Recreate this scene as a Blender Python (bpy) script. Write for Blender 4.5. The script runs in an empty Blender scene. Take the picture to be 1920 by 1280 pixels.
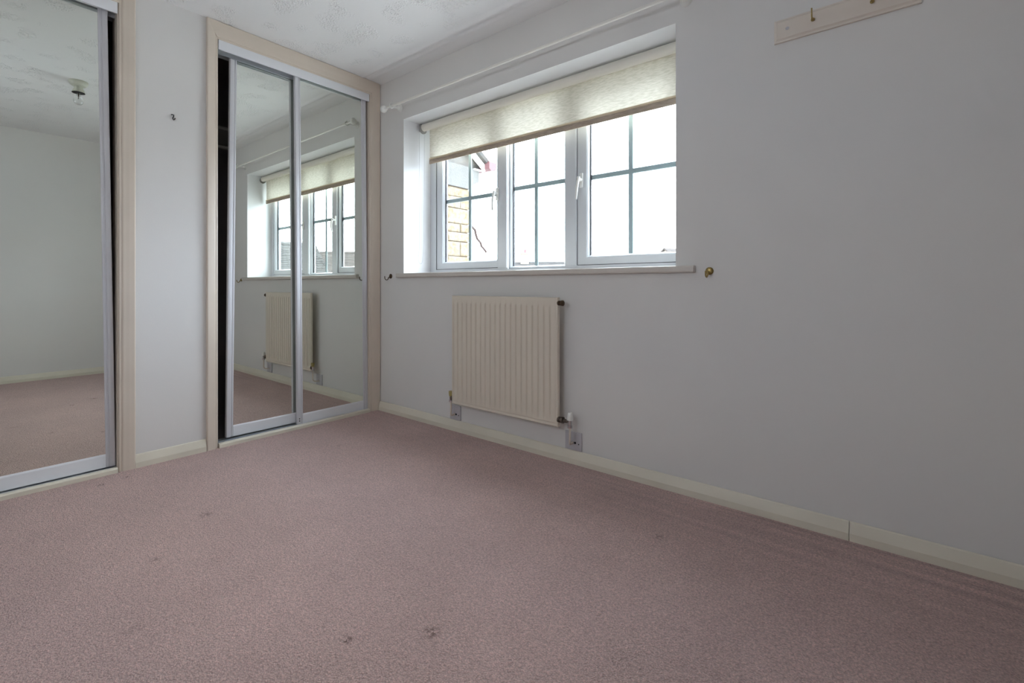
import bpy, bmesh, math, random
from mathutils import Vector, Matrix
random.seed(7)
SC = bpy.context.scene
COL = SC.collection
R = math.radians

# ------------------------------------------------------------------ camera, sky, exposure
cd = bpy.data.cameras.new('camera'); cam = bpy.data.objects.new('camera', cd); COL.objects.link(cam)
cd.sensor_width = 36.0; cd.lens = 883.72 / 1920 * 36.0
cd.shift_y = -(640 - 535.62) / 1920
cd.clip_start = 0.02; cd.clip_end = 2000
cam.location = (2.9644, -2.0899, 0.913)
cam.rotation_euler = (R(90), 0, 0.6821)
SC.camera = cam

SKY_STRENGTH = 5.0
w = bpy.data.worlds.new('overcast_sky'); SC.world = w; w.use_nodes = True
nt = w.node_tree; nt.nodes.clear()
wo = nt.nodes.new('ShaderNodeOutputWorld'); bg = nt.nodes.new('ShaderNodeBackground')
tc = nt.nodes.new('ShaderNodeTexCoord'); mp = nt.nodes.new('ShaderNodeMapping'); mp.inputs['Scale'].default_value = (1, 1, 3.5)
nz = nt.nodes.new('ShaderNodeTexNoise'); nz.inputs['Scale'].default_value = 2.2; nz.inputs['Detail'].default_value = 5
cr = nt.nodes.new('ShaderNodeValToRGB')
cr.color_ramp.elements[0].position = .38; cr.color_ramp.elements[0].color = (.75, .84, 1.0, 1)
cr.color_ramp.elements[1].position = .6; cr.color_ramp.elements[1].color = (.94, .955, 1.0, 1)
nt.links.new(tc.outputs['Generated'], mp.inputs[0]); nt.links.new(mp.outputs[0], nz.inputs[0])
nt.links.new(nz.outputs[0], cr.inputs[0]); nt.links.new(cr.outputs[0], bg.inputs[0]); nt.links.new(bg.outputs[0], wo.inputs[0])
bg.inputs[1].default_value = SKY_STRENGTH

vs = SC.view_settings
SC.display_settings.display_device = 'sRGB'
vs.view_transform = 'Standard'; vs.look = 'None'; vs.gamma = 1.0; vs.use_curve_mapping = False
vs.exposure = 1.92
cy = SC.cycles
cy.use_denoising = True
cy.max_bounces = 16; cy.diffuse_bounces = 10; cy.glossy_bounces = 8; cy.transmission_bounces = 8; cy.transparent_max_bounces = 16
cy.sample_clamp_indirect = 4.0
cy.caustics_reflective = True; cy.caustics_refractive = False

# sampling portal filling the window opening (gives off nothing itself, only steers sky sampling)
pl = bpy.data.lights.new('window_portal', 'AREA'); pl.shape = 'RECTANGLE'; pl.size = 1.9; pl.size_y = 1.06
pl.cycles.is_portal = True
po = bpy.data.objects.new('window_portal', pl); COL.objects.link(po)
po.location = (1.247, 0.36, 1.54); po.rotation_euler = (R(-90), 0, 0)

pl2 = bpy.data.lights.new('fill_window_portal', 'AREA'); pl2.shape = 'RECTANGLE'; pl2.size = .6; pl2.size_y = .45  # portal of the added fill window behind the camera
pl2.cycles.is_portal = True
po2 = bpy.data.objects.new('fill_window_portal', pl2); COL.objects.link(po2)
po2.location = (1.75, -3.08, 1.675); po2.rotation_euler = (R(90), 0, 0)

# ------------------------------------------------------------------ materials
def srgb(r, g, b):
    f = lambda c: (c / 255) / 12.92 if c / 255 <= .04045 else ((c / 255 + .055) / 1.055) ** 2.4
    return (f(r), f(g), f(b), 1)

class NT:
    def __init__(s, m): s.t = m.node_tree
    def n(s, kind, **kw):
        x = s.t.nodes.new(kind)
        for k, v in kw.items():
            if k.startswith('i_'):
                key = k[2:].replace('_', ' ')
                x.inputs[key].default_value = v
            else: setattr(x, k, v)
        return x
    def l(s, a, b): s.t.links.new(a, b)

def mat(name, color, rough=.6, metal=0.0, spec=.5, bump=None, vary=0.0, vscale=3.0, sheen=0.0, coat=0.0):
    m = bpy.data.materials.new(name); m.use_nodes = True
    T = NT(m); p = m.node_tree.nodes['Principled BSDF']
    c = color if len(color) == 4 else (*color, 1)
    p.inputs['Base Color'].default_value = c
    p.inputs['Roughness'].default_value = rough; p.inputs['Metallic'].default_value = metal
    p.inputs['Specular IOR Level'].default_value = spec
    if sheen: p.inputs['Sheen Weight'].default_value = sheen
    if coat: p.inputs['Coat Weight'].default_value = coat
    tcn = T.n('ShaderNodeTexCoord')
    if vary:
        z = T.n('ShaderNodeTexNoise', i_Scale=vscale, i_Detail=4.0)
        T.l(tcn.outputs['Object'], z.inputs['Vector'])
        mr = T.n('ShaderNodeMapRange'); mr.inputs['To Min'].default_value = 1 - vary; mr.inputs['To Max'].default_value = 1 + vary
        mr.inputs['From Min'].default_value = .3; mr.inputs['From Max'].default_value = .7
        T.l(z.outputs['Fac'], mr.inputs['Value'])
        vm = T.n('ShaderNodeVectorMath', operation='SCALE'); vm.inputs[0].default_value = c[:3]
        T.l(mr.outputs[0], vm.inputs['Scale']); T.l(vm.outputs[0], p.inputs['Base Color'])
    if bump:
        sc_, st, di = bump
        z = T.n('ShaderNodeTexNoise', i_Scale=sc_, i_Detail=3.0)
        T.l(tcn.outputs['Object'], z.inputs['Vector'])
        b = T.n('ShaderNodeBump', i_Strength=st, i_Distance=di)
        T.l(z.outputs['Fac'], b.inputs['Height']); T.l(b.outputs[0], p.inputs['Normal'])
    return m

M = {}
M['wall'] = mat('wall_emulsion', (.70, .687, .672), .62, spec=.3, bump=(140, .12, .0012), vary=.018, vscale=1.6)
M['reveal'] = mat('brightened_reveal', (.74, .745, .76), .5, bump=(140, .1, .001))
M['trim'] = mat('cream_gloss_paint', (.66, .58, .495), .38, bump=(60, .06, .001), vary=.03, vscale=6)
M['skirt'] = mat('aged_cream_skirting_paint', (.70, .655, .55), .35, bump=(40, .08, .001), vary=.04, vscale=5)
M['sillp'] = mat('sill_paint', (.60, .555, .51), .35, vary=.03, vscale=5)
M['rad'] = mat('radiator_enamel', (.69, .625, .53), .35, vary=.015, vscale=4)
M['upvc'] = mat('white_upvc', (.64, .67, .70), .25)
M['gasket'] = mat('black_rubber_gasket', (.02, .022, .03), .6)
M['bar'] = mat('glazing_bar_grey', (.34, .41, .43), .5, spec=.2)
M['alu'] = mat('silver_white_aluminium', (.60, .60, .63), .5, metal=.1)
M['alup'] = mat('white_powder_coat', (.76, .77, .80), .35)
M['track'] = mat('track_aluminium', (.62, .64, .67), .3, metal=.7)
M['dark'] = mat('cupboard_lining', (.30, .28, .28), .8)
M['shelf'] = mat('cupboard_shelf_board', (.45, .44, .42), .6)
M['white'] = mat('white_plastic', (.78, .78, .75), .3)
M['pole'] = mat('cream_pole_paint', (.76, .74, .69), .3)
M['brass'] = mat('aged_brass', (.33, .24, .09), .35, metal=.9, vary=.25, vscale=300)
M['dbrass'] = mat('dark_antique_brass', (.10, .065, .04), .4, metal=.8)
M['chrome'] = mat('chrome', (.6, .6, .62), .15, metal=1)
M['dnut'] = mat('dull_metal_nut', (.16, .13, .11), .35, metal=.9)
M['vcap'] = mat('yellowed_valve_cap', (.42, .33, .13), .4)
M['gplate'] = mat('grey_white_plate', (.50, .49, .52), .4)
M['rack'] = mat('coat_rack_paint', (.69, .62, .55), .4, vary=.02, vscale=8)
M['black'] = mat('black_iron', (.01, .01, .01), .5, metal=.3)
M['hinge'] = mat('hinge_metal', (.12, .12, .13), .5, metal=.6)
M['mortar'] = mat('dirty_mortar', (.075, .05, .028), .95, bump=(60, .5, .01))
M['kneeler'] = mat('grey_dressed_stone', (.085, .084, .08), .9, bump=(70, .5, .008), vary=.08, vscale=14)
M['pinkg'] = mat('faded_maroon_plastic', (.085, .028, .032), .5)
M['wpaint'] = mat('white_exterior_paint', (.75, .74, .70), .5)
M['soffit'] = mat('weathered_soffit', (.06, .055, .05), .7)
M['twig'] = mat('bare_twig_bark', (.035, .02, .018), .9)
M['render'] = mat('buff_stone_facade', (.16, .135, .10), .9, bump=(12, .6, .03), vary=.12, vscale=3)
M['frameout'] = mat('far_window_frame', (.7, .7, .68), .5)
M['farglass'] = mat('far_window_glass', (.05, .06, .07), .08)
M['drive'] = mat('pale_gravel_ground', (.56, .55, .52), .95, bump=(8, .5, .03), vary=.15, vscale=.4)

def stone_mat(name, base, k):
    m = mat(name, base, .95)
    T = NT(m); p = m.node_tree.nodes['Principled BSDF']
    oi = T.n('ShaderNodeObjectInfo'); tcn = T.n('ShaderNodeTexCoord')
    z = T.n('ShaderNodeTexNoise', i_Scale=26.0, i_Detail=6.0); T.l(tcn.outputs['Object'], z.inputs['Vector'])
    r = T.n('ShaderNodeValToRGB')
    r.color_ramp.elements[0].position = .36; r.color_ramp.elements[0].color = (base[0] * .72, base[1] * .62, base[2] * .48, 1)
    r.color_ramp.elements[1].position = .56; r.color_ramp.elements[1].color = (*base, 1)
    T.l(z.outputs['Fac'], r.inputs[0])
    mr = T.n('ShaderNodeMapRange'); mr.inputs['To Min'].default_value = .86; mr.inputs['To Max'].default_value = 1.06
    T.l(oi.outputs['Random'], mr.inputs['Value'])
    vm = T.n('ShaderNodeVectorMath', operation='SCALE'); T.l(r.outputs[0], vm.inputs[0]); T.l(mr.outputs[0], vm.inputs['Scale'])
    T.l(vm.outputs[0], p.inputs['Base Color'])
    b = T.n('ShaderNodeBump', i_Strength=.7, i_Distance=.012)
    z2 = T.n('ShaderNodeTexNoise', i_Scale=55.0, i_Detail=5.0); T.l(tcn.outputs['Object'], z2.inputs['Vector'])
    T.l(z2.outputs['Fac'], b.inputs['Height']); T.l(b.outputs[0], p.inputs['Normal'])
    return m
M['stone'] = stone_mat('honey_limestone', (.17, .14, .098), 1)

def tile_mat(name, a, b_):
    m = mat(name, a, .9); T = NT(m); p = m.node_tree.nodes['Principled BSDF']
    tcn = T.n('ShaderNodeTexCoord'); z = T.n('ShaderNodeTexNoise', i_Scale=3.5, i_Detail=6.0, i_Roughness=.75)
    T.l(tcn.outputs['Object'], z.inputs['Vector'])
    r = T.n('ShaderNodeValToRGB'); r.color_ramp.elements[0].position = .4; r.color_ramp.elements[0].color = (*a, 1)
    r.color_ramp.elements[1].position = .62; r.color_ramp.elements[1].color = (*b_, 1)
    T.l(z.outputs['Fac'], r.inputs[0]); T.l(r.outputs[0], p.inputs['Base Color'])
    return m
M['tiles'] = tile_mat('grey_stone_slates', (.014, .013, .013), (.034, .031, .029))
M['tiles2'] = tile_mat('brown_grey_slates', (.022, .017, .015), (.042, .033, .029))

def mirror_mat():
    m = bpy.data.materials.new('mirror_silvering'); m.use_nodes = True; T = NT(m); T.t.nodes.clear()
    o = T.n('ShaderNodeOutputMaterial'); g = T.n('ShaderNodeBsdfGlossy', i_Color=(.83, .87, .82, 1), i_Roughness=0.0)
    T.l(g.outputs[0], o.inputs[0]); return m
M['mirror'] = mirror_mat()

def pane_mat():
    m = bpy.data.materials.new('clear_pane'); m.use_nodes = True; T = NT(m); T.t.nodes.clear()
    o = T.n('ShaderNodeOutputMaterial'); g = T.n('ShaderNodeBsdfGlossy', i_Color=(1, 1, 1, 1), i_Roughness=0.0)
    t = T.n('ShaderNodeBsdfTransparent', i_Color=(.95, .965, .96, 1)); f = T.n('ShaderNodeFresnel', i_IOR=1.35); x = T.n('ShaderNodeMixShader')
    ge = T.n('ShaderNodeNewGeometry'); k = T.n('ShaderNodeMath', operation='SUBTRACT'); k.inputs[0].default_value = 1.0; T.l(ge.outputs['Backfacing'], k.inputs[1])
    q = T.n('ShaderNodeMath', operation='MULTIPLY'); T.l(f.outputs[0], q.inputs[0]); T.l(k.outputs[0], q.inputs[1])
    T.l(q.outputs[0], x.inputs[0]); T.l(t.outputs[0], x.inputs[1]); T.l(g.outputs[0], x.inputs[2]); T.l(x.outputs[0], o.inputs[0]); return m
M['pane'] = pane_mat()

def bulb_mat():
    m = bpy.data.materials.new('clear_bulb_glass'); m.use_nodes = True; T = NT(m); T.t.nodes.clear()
    o = T.n('ShaderNodeOutputMaterial'); g = T.n('ShaderNodeBsdfGlossy', i_Color=(1, 1, 1, 1), i_Roughness=0.02)
    t = T.n('ShaderNodeBsdfTransparent', i_Color=(.9, .91, .9, 1)); f = T.n('ShaderNodeLayerWeight', i_Blend=.25); x = T.n('ShaderNodeMixShader')
    T.l(f.outputs['Facing'], x.inputs[0]); T.l(t.outputs[0], x.inputs[1]); T.l(g.outputs[0], x.inputs[2]); T.l(x.outputs[0], o.inputs[0]); return m
M['bulb'] = bulb_mat()

def blind_mat(name, refl, trans, mixf):
    m = bpy.data.materials.new(name); m.use_nodes = True; T = NT(m); T.t.nodes.clear()
    o = T.n('ShaderNodeOutputMaterial'); d = T.n('ShaderNodeBsdfDiffuse'); t = T.n('ShaderNodeBsdfTranslucent'); x = T.n('ShaderNodeMixShader')
    x.inputs[0].default_value = mixf
    tcn = T.n('ShaderNodeTexCoord'); mp_ = T.n('ShaderNodeMapping'); mp_.inputs['Rotation'].default_value = (0, R(35), 0); mp_.inputs['Scale'].default_value = (30, 30, 160)
    z = T.n('ShaderNodeTexNoise', i_Scale=1.0, i_Detail=4.0); T.l(tcn.outputs['Object'], mp_.inputs[0]); T.l(mp_.outputs[0], z.inputs['Vector'])
    for nd, c in ((d, refl), (t, trans)):
        r = T.n('ShaderNodeValToRGB'); r.color_ramp.elements[0].position = .38; r.color_ramp.elements[1].position = .6
        r.color_ramp.elements[0].color = (c[0] * .84, c[1] * .84, c[2] * .80, 1); r.color_ramp.elements[1].color = (*c, 1)
        T.l(z.outputs['Fac'], r.inputs[0]); T.l(r.outputs[0], nd.inputs['Color'])
    T.l(d.outputs[0], x.inputs[1]); T.l(t.outputs[0], x.inputs[2]); T.l(x.outputs[0], o.inputs[0]); return m
M['blind'] = blind_mat('cream_slub_blind_fabric', (.80, .76, .66), (.72, .69, .60), .155)
M['hem'] = blind_mat('blind_hem_fabric', (.48, .40, .33), (.50, .40, .30), .10)

def ceiling_mat():
    m = mat('stippled_ceiling_plaster', (.80, .80, .805), .8, spec=.2); T = NT(m); p = m.node_tree.nodes['Principled BSDF']
    tcn = T.n('ShaderNodeTexCoord')
    mask = T.n('ShaderNodeTexNoise', i_Scale=7.0, i_Detail=.5); T.l(tcn.outputs['Object'], mask.inputs['Vector'])
    mr = T.n('ShaderNodeMapRange'); mr.inputs['From Min'].default_value = .52; mr.inputs['From Max'].default_value = .64
    T.l(mask.outputs['Fac'], mr.inputs['Value'])
    sx = T.n('ShaderNodeSeparateXYZ'); T.l(tcn.outputs['Object'], sx.inputs[0])
    edge = T.n('ShaderNodeMapRange'); edge.inputs['From Min'].default_value = -.17; edge.inputs['From Max'].default_value = -.26
    T.l(sx.outputs['Y'], edge.inputs['Value'])
    v = T.n('ShaderNodeTexVoronoi', i_Scale=80.0, distance='EUCLIDEAN'); 
    wz = T.n('ShaderNodeTexNoise', i_Scale=45.0, i_Detail=2.0); T.l(tcn.outputs['Object'], wz.inputs['Vector'])
    add = T.n('ShaderNodeVectorMath', operation='MULTIPLY_ADD'); T.l(wz.outputs['Color'], add.inputs[0]); add.inputs[1].default_value = (.02, .02, .02)
    T.l(tcn.outputs['Object'], add.inputs[2]); T.l(add.outputs[0], v.inputs['Vector'])
    r = T.n('ShaderNodeMapRange'); r.inputs['From Min'].default_value = .05; r.inputs['From Max'].default_value = .55; r.inputs['To Min'].default_value = 1; r.inputs['To Max'].default_value = 0
    T.l(v.outputs['Distance'], r.inputs['Value'])
    m1 = T.n('ShaderNodeMath', operation='MULTIPLY'); T.l(r.outputs[0], m1.inputs[0]); T.l(mr.outputs[0], m1.inputs[1])
    m2 = T.n('ShaderNodeMath', operation='MULTIPLY'); T.l(m1.outputs[0], m2.inputs[0]); T.l(edge.outputs[0], m2.inputs[1])
    b = T.n('ShaderNodeBump', i_Strength=.8, i_Distance=.0066); T.l(m2.outputs[0], b.inputs['Height'])
    z = T.n('ShaderNodeTexNoise', i_Scale=25.0, i_Detail=3.0); T.l(tcn.outputs['Object'], z.inputs['Vector'])
    b2 = T.n('ShaderNodeBump', i_Strength=.2, i_Distance=.003); T.l(z.outputs['Fac'], b2.inputs['Height']); T.l(b.outputs[0], b2.inputs['Normal'])
    T.l(b2.outputs[0], p.inputs['Normal']); return m
M['ceil'] = ceiling_mat()

def carpet_mat():
    base = Vector((.72, .505, .465))
    m = mat('dusty_pink_carpet', tuple(base), .95, spec=.1, sheen=.25); T = NT(m); p = m.node_tree.nodes['Principled BSDF']
    p.inputs['Sheen Roughness'].default_value = .5; p.inputs['Sheen Tint'].default_value = (1, .95, .97, 1)
    tcn = T.n('ShaderNodeTexCoord'); O = tcn.outputs['Object']
    # tufts
    v = T.n('ShaderNodeTexVoronoi', i_Scale=230.0); n1 = T.n('ShaderNodeTexNoise', i_Scale=120.0, i_Detail=4.0, i_Roughness=.7)
    T.l(O, v.inputs['Vector']); T.l(O, n1.inputs['Vector'])
    # broad pile shading
    n2 = T.n('ShaderNodeTexNoise', i_Scale=2.4, i_Detail=4.0); T.l(O, n2.inputs['Vector'])
    n3 = T.n('ShaderNodeTexNoise', i_Scale=22.0, i_Detail=3.0); T.l(O, n3.inputs['Vector'])
    # streaks of flattened pile along the window wall
    mpn = T.n('ShaderNodeMapping'); mpn.inputs['Scale'].default_value = (1.2, 30, 1); T.l(O, mpn.inputs[0])
    n4 = T.n('ShaderNodeTexNoise', i_Scale=1.0, i_Detail=3.0); T.l(mpn.outputs[0], n4.inputs['Vector'])
    sx = T.n('ShaderNodeSeparateXYZ'); T.l(O, sx.inputs[0])
    near = T.n('ShaderNodeMapRange'); near.inputs['From Min'].default_value = -.45; near.inputs['From Max'].default_value = -.08; T.l(sx.outputs['Y'], near.inputs['Value'])
    def rng(src, a, b, c, d):
        r = T.n('ShaderNodeMapRange'); r.inputs['From Min'].default_value = a; r.inputs['From Max'].default_value = b
        r.inputs['To Min'].default_value = c; r.inputs['To Max'].default_value = d; T.l(src, r.inputs['Value']); return r.outputs[0]
    def mul(a, b):
        x = T.n('ShaderNodeMath', operation='MULTIPLY'); T.l(a, x.inputs[0]); T.l(b, x.inputs[1]); return x.outputs[0]
    f = mul(rng(n2.outputs['Fac'], .3, .7, .93, 1.07), rng(n3.outputs['Fac'], .3, .7, .965, 1.035))
    f = mul(f, rng(v.outputs['Distance'], .0, .7, 1.12, .74))
    f = mul(f, rng(n1.outputs['Fac'], .3, .7, .70, 1.24))
    st = T.n('ShaderNodeMix', data_type='FLOAT'); st.inputs[2].default_value = 1.0
    T.l(mul(near.outputs[0], rng(sx.outputs['X'], 1.5, 2.6, .25, 1.0)), st.inputs[0]); T.l(rng(n4.outputs['Fac'], .35, .65, .80, 1.12), st.inputs[3])
    f = mul(f, st.outputs[0])
    vm = T.n('ShaderNodeVectorMath', operation='SCALE'); vm.inputs[0].default_value = base; T.l(f, vm.inputs['Scale'])
    col = vm.outputs[0]
    # old stains
    nzs = T.n('ShaderNodeTexNoise', i_Scale=90.0, i_Detail=3.0); T.l(O, nzs.inputs['Vector'])
    wob = T.n('ShaderNodeVectorMath', operation='MULTIPLY_ADD'); T.l(nzs.outputs['Color'], wob.inputs[0]); wob.inputs[1].default_value = (.03, .03, .0); T.l(O, wob.inputs[2])
    for (sx_, sy_, rad, amt) in STAINS:
        d = T.n('ShaderNodeVectorMath', operation='DISTANCE'); T.l(wob.outputs[0], d.inputs[0]); d.inputs[1].default_value = (sx_ + .015, sy_ + .015, 0)
        k = rng(d.outputs['Value'], rad, rad * .35, 0, amt)
        mx = T.n('ShaderNodeMix', data_type='RGBA'); T.l(mul(k, rng(nzs.outputs['Fac'], .42, .56, 0, 1)), mx.inputs[0]); T.l(col, mx.inputs[6]); mx.inputs[7].default_value = (.13, .07, .05, 1)
        col = mx.outputs[2]
    T.l(col, p.inputs['Base Color'])
    h = T.n('ShaderNodeMath', operation='MULTIPLY_ADD'); T.l(v.outputs['Distance'], h.inputs[0]); h.inputs[1].default_value = -.6; T.l(n1.outputs['Fac'], h.inputs[2])
    b = T.n('ShaderNodeBump', i_Strength=1.0, i_Distance=.008); T.l(h.outputs[0], b.inputs['Height'])
    b2 = T.n('ShaderNodeBump', i_Strength=.3, i_Distance=.01); T.l(n3.outputs['Fac'], b2.inputs['Height']); T.l(b.outputs[0], b2.inputs['Normal'])
    T.l(b2.outputs[0], p.inputs['Normal'])
    return m
STAINS = [(2.02, -1.26, .030, .75), (1.87, -1.415, .020, .85), (.83, -1.40, .035, .6), (1.05, -1.62, .025, .5),
          (.12, -1.50, .018, .7), (.14, -1.60, .022, .6), (.50, -.62, .02, .4), (1.40, -1.75, .03, .35), (2.30, -.42, .02, .5)]
M['carpet'] = carpet_mat()

# ------------------------------------------------------------------ mesh helpers
class MB:
    def __init__(s): s.v = []; s.f = []; s.sm = []
    def add(s, vs_, fs, smooth=False):
        o = len(s.v); s.v += [tuple(v) for v in vs_]; s.f += [tuple(i + o for i in f) for f in fs]; s.sm += [smooth] * len(fs); return s
    def box(s, x0, x1, y0, y1, z0, z1, mtx=None):
        vs_ = [Vector((x, y, z)) for x in (x0, x1) for y in (y0, y1) for z in (z0, z1)]
        if mtx: vs_ = [mtx @ v for v in vs_]
        return s.add(vs_, [(0, 1, 3, 2), (4, 6, 7, 5), (0, 4, 5, 1), (2, 3, 7, 6), (0, 2, 6, 4), (1, 5, 7, 3)])
    def prism(s, prof, o, A, B, L, length, s0=0.0, s1=0.0, smooth=False):
        o, A, B, L = map(Vector, (o, A, B, L)); n = len(prof)
        a = [o + A * p[0] + B * p[1] + L * (s0 * p[0]) for p in prof]
        b = [o + A * p[0] + B * p[1] + L * (length + s1 * p[0]) for p in prof]
        s.add(a + b, [(i, (i + 1) % n, n + (i + 1) % n, n + i) for i in range(n)], smooth)
        return s.add(a + b, [tuple(range(n)), tuple(range(2 * n - 1, n - 1, -1))])
    def tube(s, pts, r, n=10, caps=True):
        pts = [Vector(p) for p in pts]; rings = []
        prev = None
        for i, p in enumerate(pts):
            d = (pts[min(i + 1, len(pts) - 1)] - pts[max(i - 1, 0)]).normalized()
            if prev is None:
                u = d.orthogonal().normalized()
            else:
                u = (prev - d * prev.dot(d)); u = u.normalized() if u.length > 1e-6 else d.orthogonal().normalized()
            prev = u; w_ = d.cross(u); rr = r[i] if isinstance(r, (list, tuple)) else r
            rings.append([p + (u * math.cos(2 * math.pi * k / n) + w_ * math.sin(2 * math.pi * k / n)) * rr for k in range(n)])
        vs_ = [v for ring in rings for v in ring]; fs = []
        for i in range(len(pts) - 1):
            for k in range(n): fs.append((i * n + k, i * n + (k + 1) % n, (i + 1) * n + (k + 1) % n, (i + 1) * n + k))
        s.add(vs_, fs, True)
        if caps:
            s.add(rings[0], [tuple(range(n - 1, -1, -1))]); s.add(rings[-1], [tuple(range(n))])
        return s
    def lathe(s, prof, o, axis, n=20):
        # prof: (radius, height along axis)
        o = Vector(o); ax = Vector(axis).normalized(); u = ax.orthogonal().normalized(); w_ = ax.cross(u)
        vs_ = []
        for (r, h) in prof:
            for k in range(n): vs_.append(o + ax * h + (u * math.cos(2 * math.pi * k / n) + w_ * math.sin(2 * math.pi * k / n)) * max(r, 1e-5))
        fs = []
        for i in range(len(prof) - 1):
            for k in range(n): fs.append((i * n + k, i * n + (k + 1) % n, (i + 1) * n + (k + 1) % n, (i + 1) * n + k))
        s.add(vs_, fs, True)
        s.add(vs_[:n], [tuple(range(n - 1, -1, -1))]); s.add(vs_[-n:], [tuple(range(n))]); return s
    def build(s, name, m, parent=None, bevel=0.0, seg=2):
        me = bpy.data.meshes.new(name); me.from_pydata(s.v, [], s.f); me.update()
        bm = bmesh.new(); bm.from_mesh(me)
        bmesh.ops.remove_doubles(bm, verts=bm.verts, dist=1e-6)
        bmesh.ops.recalc_face_normals(bm, faces=bm.faces)
        if bevel:
            ed = [e for e in bm.edges if len(e.link_faces) == 2 and e.calc_face_angle(0) > R(35)]
            bmesh.ops.bevel(bm, geom=ed, offset=bevel, segments=seg, affect='EDGES', profile=.6, clamp_overlap=True)
            for f in bm.faces: f.smooth = True
        else:
            pass
        bm.to_mesh(me); bm.free()
        if not bevel and any(s.sm):
            for p_ in me.polygons: p_.use_smooth = True
        if any(s.sm) or bevel:
            try: me.set_sharp_from_angle(angle=R(38))
            except Exception: pass
        me.materials.append(m)
        o = bpy.data.objects.new(name, me); COL.objects.link(o)
        if parent: o.parent = parent
        return o

def empty(name, loc=(0, 0, 0)):
    o = bpy.data.objects.new(name, None); o.empty_display_size = .05; o.location = loc; COL.objects.link(o); return o
def tag(o, label=None, cat=None, group=None, kind=None):
    if label: o['label'] = label
    if cat: o['category'] = cat
    if group: o['group'] = group
    if kind: o['kind'] = kind
    return o
def S(o, label=None): return tag(o, label=label, kind='structure')
def thing(name, label, cat, loc, group=None): return tag(empty(name, loc), label, cat, group)
class Rel:  # build parts in world coordinates under a thing standing elsewhere
    def __init__(s, root): s.root = root; s.off = Vector(root.location)
    def __call__(s, mb, name, m, parent=None, bevel=0, label=None, seg=2):
        off = s.off
        mb.v = [tuple(Vector(v) - off) for v in mb.v]
        o = mb.build(name, m, parent or s.root, bevel, seg)
        if label: o['label'] = label
        return o

# ------------------------------------------------------------------ room shell
H = 2.4; XE = 3.42; YS = -2.95
# floor carpet
g = MB(); g.box(-.0, XE, YS, 0, -.02, 0.0); floor = S(g.build('floor', M['carpet']), 'worn dusty pink fitted carpet across the room')
# ceiling: plaster skin with two faint ripples running beside the window wall
prof = []
ys = [0.0, -.01, -.02, -.03, -.045, -.06] + [-.065 - .0035 * i for i in range(41)] + [-.22, -.3, YS]
for y in ys:
    dz = 0.0
    if -.205 < y < -.065:
        t = (-y - .065) / .14
        dz = -.0062 * math.sin(t * 2 * 2 * math.pi - 0.6) * math.sin(math.pi * t) ** 2
    if y > -.03: dz += -.006 * (1 - (-y) / .03)
    prof.append((y, H + dz))
prof_c = prof + [(YS, H + .12), (0.0, H + .12)]
g = MB(); g.prism(prof_c, (-.0, 0, 0), (0, 1, 0), (0, 0, 1), (1, 0, 0), XE, smooth=False)
ceil = S(g.build('ceiling', M['ceil']), 'white plaster ceiling with patches of stippled texture')
for p_ in ceil.data.polygons: p_.use_smooth = True
ceil.data.set_sharp_from_angle(angle=R(40))

def wall_hole(rect, holes, y0, y1, axis):
    """slab with rectangular holes; rect=(a0,a1,z0,z1) in wall plane, thickness y0..y1. axis 'x': runs along x, 'y': runs along y"""
    As = sorted({rect[0], rect[1], *[h[0] for h in holes], *[h[1] for h in holes]})
    Zs = sorted({rect[2], rect[3], *[h[2] for h in holes], *[h[3] for h in holes]})
    def solid(i, j):
        if i < 0 or j < 0 or i >= len(As) - 1 or j >= len(Zs) - 1: return False
        a = (As[i] + As[i + 1]) / 2; z = (Zs[j] + Zs[j + 1]) / 2
        return not any(h[0] < a < h[1] and h[2] < z < h[3] for h in holes)
    P = (lambda a, t, z: (a, t, z)) if axis == 'x' else (lambda a, t, z: (t, a, z))
    g = MB()
    for i in range(len(As) - 1):
        for j in range(len(Zs) - 1):
            if not solid(i, j): continue
            a0, a1, z0, z1 = As[i], As[i + 1], Zs[j], Zs[j + 1]
            for t in (y0, y1): g.add([P(a0, t, z0), P(a1, t, z0), P(a1, t, z1), P(a0, t, z1)], [(0, 1, 2, 3)])
            if not solid(i - 1, j): g.add([P(a0, y0, z0), P(a0, y1, z0), P(a0, y1, z1), P(a0, y0, z1)], [(0, 1, 2, 3)])
            if not solid(i + 1, j): g.add([P(a1, y0, z0), P(a1, y1, z0), P(a1, y1, z1), P(a1, y0, z1)], [(0, 1, 2, 3)])
            if not solid(i, j - 1): g.add([P(a0, y0, z0), P(a1, y0, z0), P(a1, y1, z0), P(a0, y1, z0)], [(0, 1, 2, 3)])
            if not solid(i, j + 1): g.add([P(a0, y0, z1), P(a1, y0, z1), P(a1, y1, z1), P(a0, y1, z1)], [(0, 1, 2, 3)])
    return g
WX0, WX1, WZ0, WZ1 = .287, 2.207, .972, 2.082
wn = S(wall_hole((-.75, XE, 0, H), [(WX0, WX1, WZ0, WZ1)], 0, .345, 'x').build('wall_north', M['wall']), 'pale painted wall around the window')
wn.data.materials.append(M['reveal'])          # reveal faces coloured lighter than the wall to brighten them and their bounce
for p_ in wn.data.polygons:
    c_ = p_.center
    if abs(p_.normal.y) < .5 and -.1 + WX0 < c_.x < WX1 + .1 and .9 < c_.z < 2.2: p_.material_index = 1
LY0, LY1, RY0, RY1, OZ = -2.25, -1.505, -1.08, -.078, 2.305
S(wall_hole((YS, 0, 0, H), [(LY0, LY1, 0, OZ), (RY0, RY1, 0, OZ)], -.10, 0, 'y').build('wall_west', M['wall']), 'pale painted wall between the two mirrored wardrobes')
S(MB().box(XE, XE + .1, YS, 0, 0, H).build('wall_east', M['wall']), 'plain pale wall opposite the mirrored wardrobes')
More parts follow.
